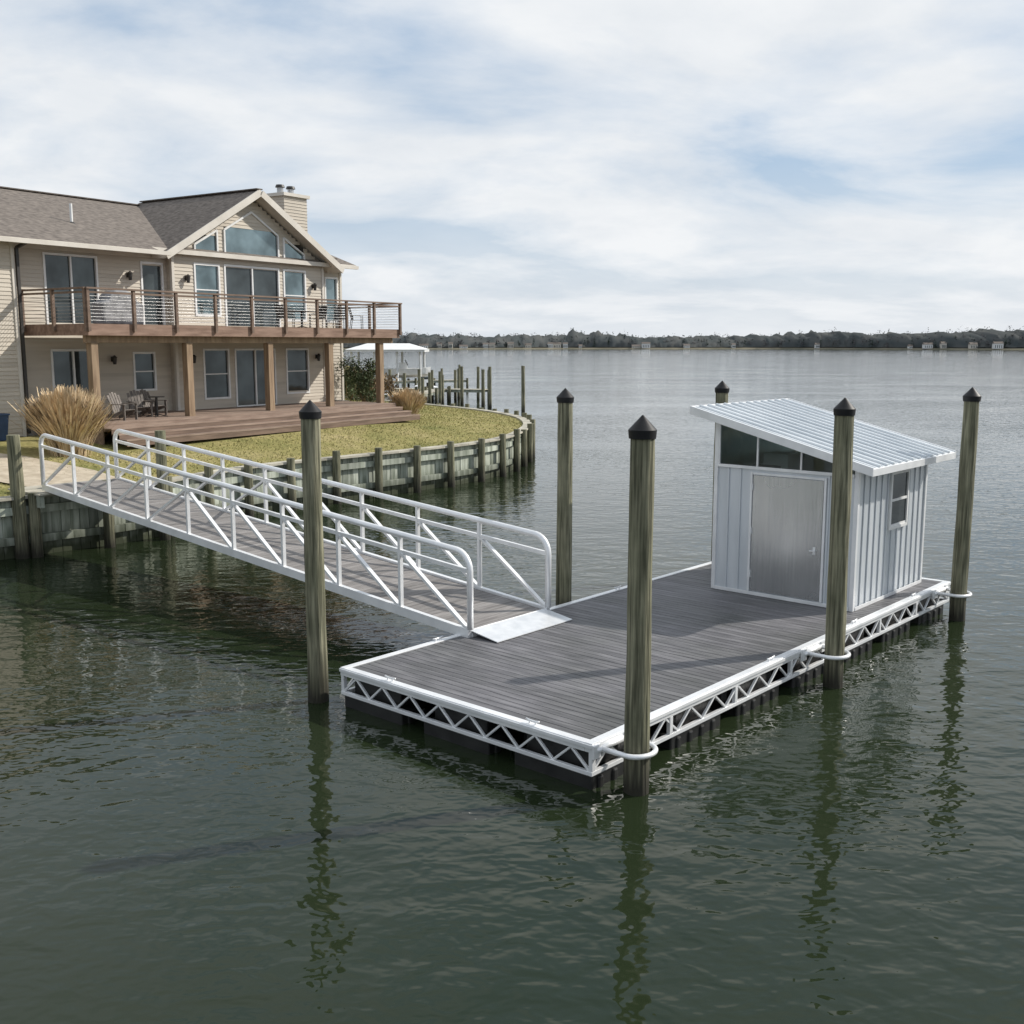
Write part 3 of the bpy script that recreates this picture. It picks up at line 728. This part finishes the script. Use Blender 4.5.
def adir(x,y,z,rot):
    e=empty('adirondack_chair',hw_(x,y,z),HA+rot); b=MB('seat_and_arms')
    for i in range(6): b.box(-.27,.27,-.28+i*.09,-.28+i*.09+.08,.36-.028*i,.38-.028*i,'chair')
    for s in (-1,1):
        b.box(s*.32-.07,s*.32+.07,-.36,.34,.55,.575,'chair'); b.box(s*.30-.02,s*.30+.02,-.32,-.23,0,.55,'chair')
        b.beam((s*.27,-.28,.34),(s*.27,.5,.06),.03,.1,'chair'); b.beam((s*.30,.28,.55),(s*.27,.36,.1),.03,.06,'chair')
    b.obj(e); b=MB('backrest')
    for i in range(5):
        xx=-.22+i*.11; t=.98-.035*abs(i-2)**1.6; b.beam((xx,.2,.22),(xx*1.15,.2+.42*(t-.2),t),.095,.02,'chair',(0,1,0))
    b.beam((-.25,.4,.6),(.25,.4,.6),.03,.06,'chair'); b.obj(e)
adir(1.9,.55,3.1,R(10)); adir(3.1,1.3,3.1,R(-15)); adir(3.9,1.6,3.1,R(15))
def pchair(x,y,z,rot):
    e=empty('patio_chair',hw_(x,y,z),HA+rot); b=MB('metal_frame')
    for sx in (-.24,.24):
        b.path([(sx,-.24,0),(sx,-.24,.62),(sx,.2,.64),(sx,.3,0)],.018,'dark',6); b.path([(sx,.2,.42),(sx,.34,1.0)],.018,'dark',6)
    for i in range(5): b.box(-.24,.24,-.24+i*.1,-.16+i*.1,.42,.435,'dark')
    for i in range(5): b.beam((-.24,.22+i*.028,.5+i*.11),(.24,.22+i*.028,.5+i*.11),.02,.06,'dark')
    b.obj(e)
def ptable(x,y,z,r=.6):
    e=empty('patio_table',hw_(x,y,z),HA); b=MB('table_top_and_legs'); b.cyl((0,0,.72),(0,0,.75),r,r,'dark',24); b.cyl((0,0,0),(0,0,.72),.05,.05,'dark',10)
    for i in range(4):
        t=math.pi/4+i*math.pi/2; b.cyl((0,0,.1),(math.cos(t)*.4,math.sin(t)*.4,.0),.02,.02,'dark',6)
    b.obj(e)
ptable(10.6,1.3,6.012); ptable(3.5,1.0,3.1,.3)
for (x,y,r_) in ((9.7,1.3,90),(11.5,1.3,-90),(10.6,2.1,0),(10.6,.5,180),(12.7,1.3,-60),(13.6,1.2,50)): pchair(x,y,6.012,R(r_))

# ------------------------------------------------------------------ plants
def ornamental(x,y,hh,ww,name='ornamental_grass',nbl=2600):
    e=empty(name,(x,y,gh(x,y)-.05)); b=MB('blades'); vs=[];fs=[]
    for i in range(nbl):
        a=random.uniform(0,2*math.pi); r0=abs(random.gauss(0,.2))*ww/2; sp_=random.random()**.7*ww/2
        h_=hh*random.uniform(.6,1.0)*(1-.22*(sp_/(ww/2))**2); wd=random.uniform(.008,.018)
        ca,sa=math.cos(a),math.sin(a); o=len(vs); droop=random.uniform(0,.35)
        tx,ty=-sa*wd,ca*wd
        for k in range(5):
            t=k/4; r=r0+sp_*t**1.3; z=h_*(t-droop*max(0,t-.55)**2*2)
            wk=(1-t*.7) if k<3 else (2.4 if k==3 else .8)
            vs+=[(ca*r-tx*wk,sa*r-ty*wk,z),(ca*r+tx*wk,sa*r+ty*wk,z)]
        for k in range(4): fs.append((o+2*k,o+2*k+1,o+2*k+3,o+2*k+2))
    b.add(vs,fs,'reed'); b.obj(e)
ornamental(-14.15,34.1,2.35,2.3,nbl=3600)
ornamental(-4.9,50.6,1.6,1.7,nbl=1600)
def leafbush(name,x,y,z,rx,hz,k,n=2500,ls=.07):
    e=empty(name,(x,y,z)); b=MB('stems')
    for i in range(9):
        a=random.uniform(0,6.28); b.cyl((0,0,-.1),(math.cos(a)*rx*.6,math.sin(a)*rx*.6,hz*random.uniform(.5,.85)),.03,.008,'brush',5)
    b.obj(e); b=MB('foliage'); vs=[];fs=[]
    cl=[(random.gauss(0,.35)*rx,random.gauss(0,.35)*rx,random.uniform(.2,.9)*hz) for _ in range(22)]
    for i in range(n):
        c=random.choice(cl); s=rx*.28
        px,py,pz=c[0]+random.gauss(0,s*.6),c[1]+random.gauss(0,s*.6),max(.02,c[2]+random.gauss(0,s*.6)); o=len(vs)
        for _ in range(3): vs.append((px+random.uniform(-ls,ls),py+random.uniform(-ls,ls),pz+random.uniform(-ls,ls)))
        fs.append((o,o+1,o+2))
    b.add(vs,fs,k); b.obj(e)
p=hw_(15.2,2.2,3); leafbush('evergreen_shrub',p[0],p[1],2.2,1.0,2.6,'bush',4000)
leafbush('evergreen_shrub',-8.6,56,2.2,1.0,1.8,'bush',2500)
for (x,y,r_,h_) in ((-9,70,1.6,1.6),(-11,76,2,2.2),(-13.5,80,2,2.4),(-20.5,98,3,3.0),(-22,106,3,3.5),(-21.5,116,3,3.5),(-23,128,4,4),(-26,140,4,5)):
    leafbush('dry_shrub',x,y,1.6,r_,h_,'brush',1800,.16)

# ------------------------------------------------------------------ neighbouring pier, boathouse
P=empty('neighbor_pier'); b=MB('pier_deck')
def pier(p,q,w_,z=1.15):
    p=Vector(p).to_3d(); q=Vector(q).to_3d(); ln=(q-p).length; d=(q-p).normalized(); sd_=Vector((-d.y,d.x,0))
    k=int(ln/.3)
    for i in range(k):
        c=p+d*(i+.5)*ln/k; b.beam(c-sd_*w_/2+Vector((0,0,z)),c+sd_*w_/2+Vector((0,0,z)),ln/k*.93,.06,'bulkcap')
    for s in (-1,1): b.beam(p+sd_*s*w_*.45+Vector((0,0,z-.15)),q+sd_*s*w_*.45+Vector((0,0,z-.15)),.08,.22,'bulk')
    m_=int(ln/3)
    for i in range(m_+1):
        for s in (-1,1):
            c=p+d*i*ln/m_+sd_*s*(w_/2+.1); b.cyl(c+Vector((0,0,-1)),c+Vector((0,0,random.choice([1.4,1.5,2.6,3.0]))),.15,.14,'pile',8)
pier((-19,108),(-2.5,104),1.8); pier((-7,105),(-8.5,93),1.4); pier((-21,124),(-6,133),1.8)
b.obj(P)
for (x,y,t) in ((.9,86,3.9),(-1.9,93,3.7),(-2.6,96,3.4),(-4.6,99,3.6),(-6.5,97,3.2),(-3.4,108,3.4),(-5.4,109,3.2),(-8.7,101,3.3)): piling(x,y,t,r=.15,cap=False)
BH=empty('boathouse'); b=MB('roof_and_posts'); bx,by=-15,128
for i in range(4):
    for s in (0,1): b.cyl((bx-4+i*2.7,by+s*6,-1),(bx-4+i*2.7,by+s*6,4.6),.15,.15,'white',8)
b.box(bx-4.6,bx+4.7,by-.6,by+6.6,4.6,4.85,'white')
b.add([(bx-4.7,by-.7,4.86),(bx+4.8,by-.7,4.86),(bx+4.8,by+6.7,4.86),(bx-4.7,by+6.7,4.86),(bx-2.5,by+3,5.6),(bx+2.6,by+3,5.6)],[(0,1,5,4),(1,2,5),(2,3,4,5),(3,0,4),(3,2,1,0)],'white')
b.obj(BH)
def boat(x,y,z,rot,s=1):
    e=empty('motor_boat',(x,y,z),rot,s); b=MB('hull'); secs=[(-3,1.05,.0),(-1.5,1.15,0),(0,1.15,0),(1.5,.95,.05),(2.6,.5,.15),(3.2,.03,.35)]
    vs=[]
    for (xx,w2,kz) in secs: vs+=[(xx,-w2,1.0+kz*.6),(xx,-w2*.8,.25+kz),(xx,0,-.1+kz),(xx,w2*.8,.25+kz),(xx,w2,1.0+kz*.6)]
    fs=[(i*5+j,i*5+j+1,(i+1)*5+j+1,(i+1)*5+j) for i in range(5) for j in range(4)]+[(0,1,2,3,4)]
    fs+=[(i*5,(i+1)*5,(i+1)*5+4,i*5+4) for i in range(5)]
    b.add(vs,fs,'white'); b.obj(e); b=MB('console_and_windshield'); b.box(-.6,.4,-.45,.45,1.01,1.7,'white'); b.prism([(.4,1.4),(.5,1.4),(.2,2.0),(.1,2.0)],-.45,.45,lambda a,o,z:(a,o,z),'glassdark')
    b.box(-3.4,-3.05,-.2,.2,.5,1.5,'dark'); b.obj(e)
boat(-13,130,1.6,R(5)); boat(-9,112,.15,R(100)); boat(-11.5,99,.15,R(20),.8)

# ------------------------------------------------------------------ far shore
def shoreY(x):
    base=1450+60*math.sin(x*.006)+25*math.sin(x*.021)
    if x>330: base-= (x-330)*.75
    if x<-80: base-= (-80-x)*.25
    return base
def canopy(x):
    return 18*(1+.28*mnoise.noise(Vector((x*.008,3.3,0)))+.2*mnoise.noise(Vector((x*.05,7.3,0))))*(1.25 if 80<x<165 else 1)*(1.1 if x>380 else 1)
b=MB('far_shore'); vs=[];xs=list(range(-1600,1700,20))
for x in xs:
    y=shoreY(x); vs+=[(x,y,-.5),(x,y+3,1.2),(x,y+60,4),(x,y+900,9)]
b.add(vs,[(i*4+j,(i+1)*4+j,(i+1)*4+j+1,i*4+j+1) for i in range(len(xs)-1) for j in range(3)],'farland',True); b.obj()
b=MB('distant_treeline'); random.seed(21)
xs=[-1300+i*3.0 for i in range(int(2700/3))]; prof=[(12,.05),(16,.35),(26,.62),(50,.84),(90,.93),(130,.5)]
vs=[]
for i,x in enumerate(xs):
    hc=canopy(x)
    for (dy,f) in prof:
        nz=mnoise.noise(Vector((x*.13,dy*.11,5)))*.28+mnoise.noise(Vector((x*.4,dy*.3,9)))*.14
        vs.append((x+random.uniform(-1.2,1.2),shoreY(x)+dy+random.uniform(-3,3),1.5+hc*max(.02,f*(1+nz))))
m_=len(prof)
b.add(vs,[(i*m_+j,(i+1)*m_+j,(i+1)*m_+j+1,i*m_+j+1) for i in range(len(xs)-1) for j in range(m_-1)],'farmass',True)
pools={'fartree':([],[]),'farpine':([],[])}
for i in range(2600):
    x=random.uniform(-1000,1150); row=random.random(); y=shoreY(x)+10+row*95
    n2_=mnoise.noise(Vector((x*.02,9.3,0)))
    pine = random.random()<(.25+.6*max(0,n2_)) or (80<x<165 and random.random()<.7)
    hgt=canopy(x)*random.uniform(.6,1.15)*(.62+.42*row)
    vs,fs=pools['farpine' if pine else 'fartree']; rx=hgt*(.24 if pine else .36); zb_=1.5+row*2
    for k in range(44):
        t=random.random()**.8
        pr=(1-t)**.7 if pine else math.sin(math.pi*min(1,.12+t*.85))**.6
        a=random.uniform(0,6.28); r=rx*pr*random.random()**.5; pz=zb_+hgt*(.1+.9*t); px=x+math.cos(a)*r; py=y+math.sin(a)*r; s=random.uniform(.6,1.4); o=len(vs)
        for _ in range(3): vs.append((px+random.uniform(-s,s),py+random.uniform(-s,s),pz+random.uniform(-s,s)))
        fs.append((o,o+1,o+2))
for k,(vs,fs) in pools.items(): b.add(vs,fs,k)
b.obj()
b=MB('distant_houses')
hx=[-115,-92,-80,-61,-38,-30,2,21,52,60,77,96,171,183,240,315,410,486,500,519,541,560]
for x in hx:
    x+=random.uniform(-4,4); y=shoreY(x)+random.uniform(3,11); w2=random.uniform(2.2,6); h_=random.uniform(2.4,6.2); z=1.2; k=random.choice(['white','white','trim'])
    b.box(x-w2,x+w2,y,y+6,z,z+h_,k)
    b.add([(x-w2-.5,y-.5,z+h_+.01),(x+w2+.5,y-.5,z+h_+.01),(x+w2+.5,y+6.5,z+h_+.01),(x-w2-.5,y+6.5,z+h_+.01),(x-w2-.5,y+3,z+h_+2.2),(x+w2+.5,y+3,z+h_+2.2)],[(0,1,5,4),(2,3,4,5),(0,4,3),(1,2,5)],'shingle')
    for j in range(4): b.box(x-w2*.8+j*w2*.45,x-w2*.8+j*w2*.45+.9,y-.05,y-.01,z+.8,z+h_*.7,'glassdark')
b.obj()
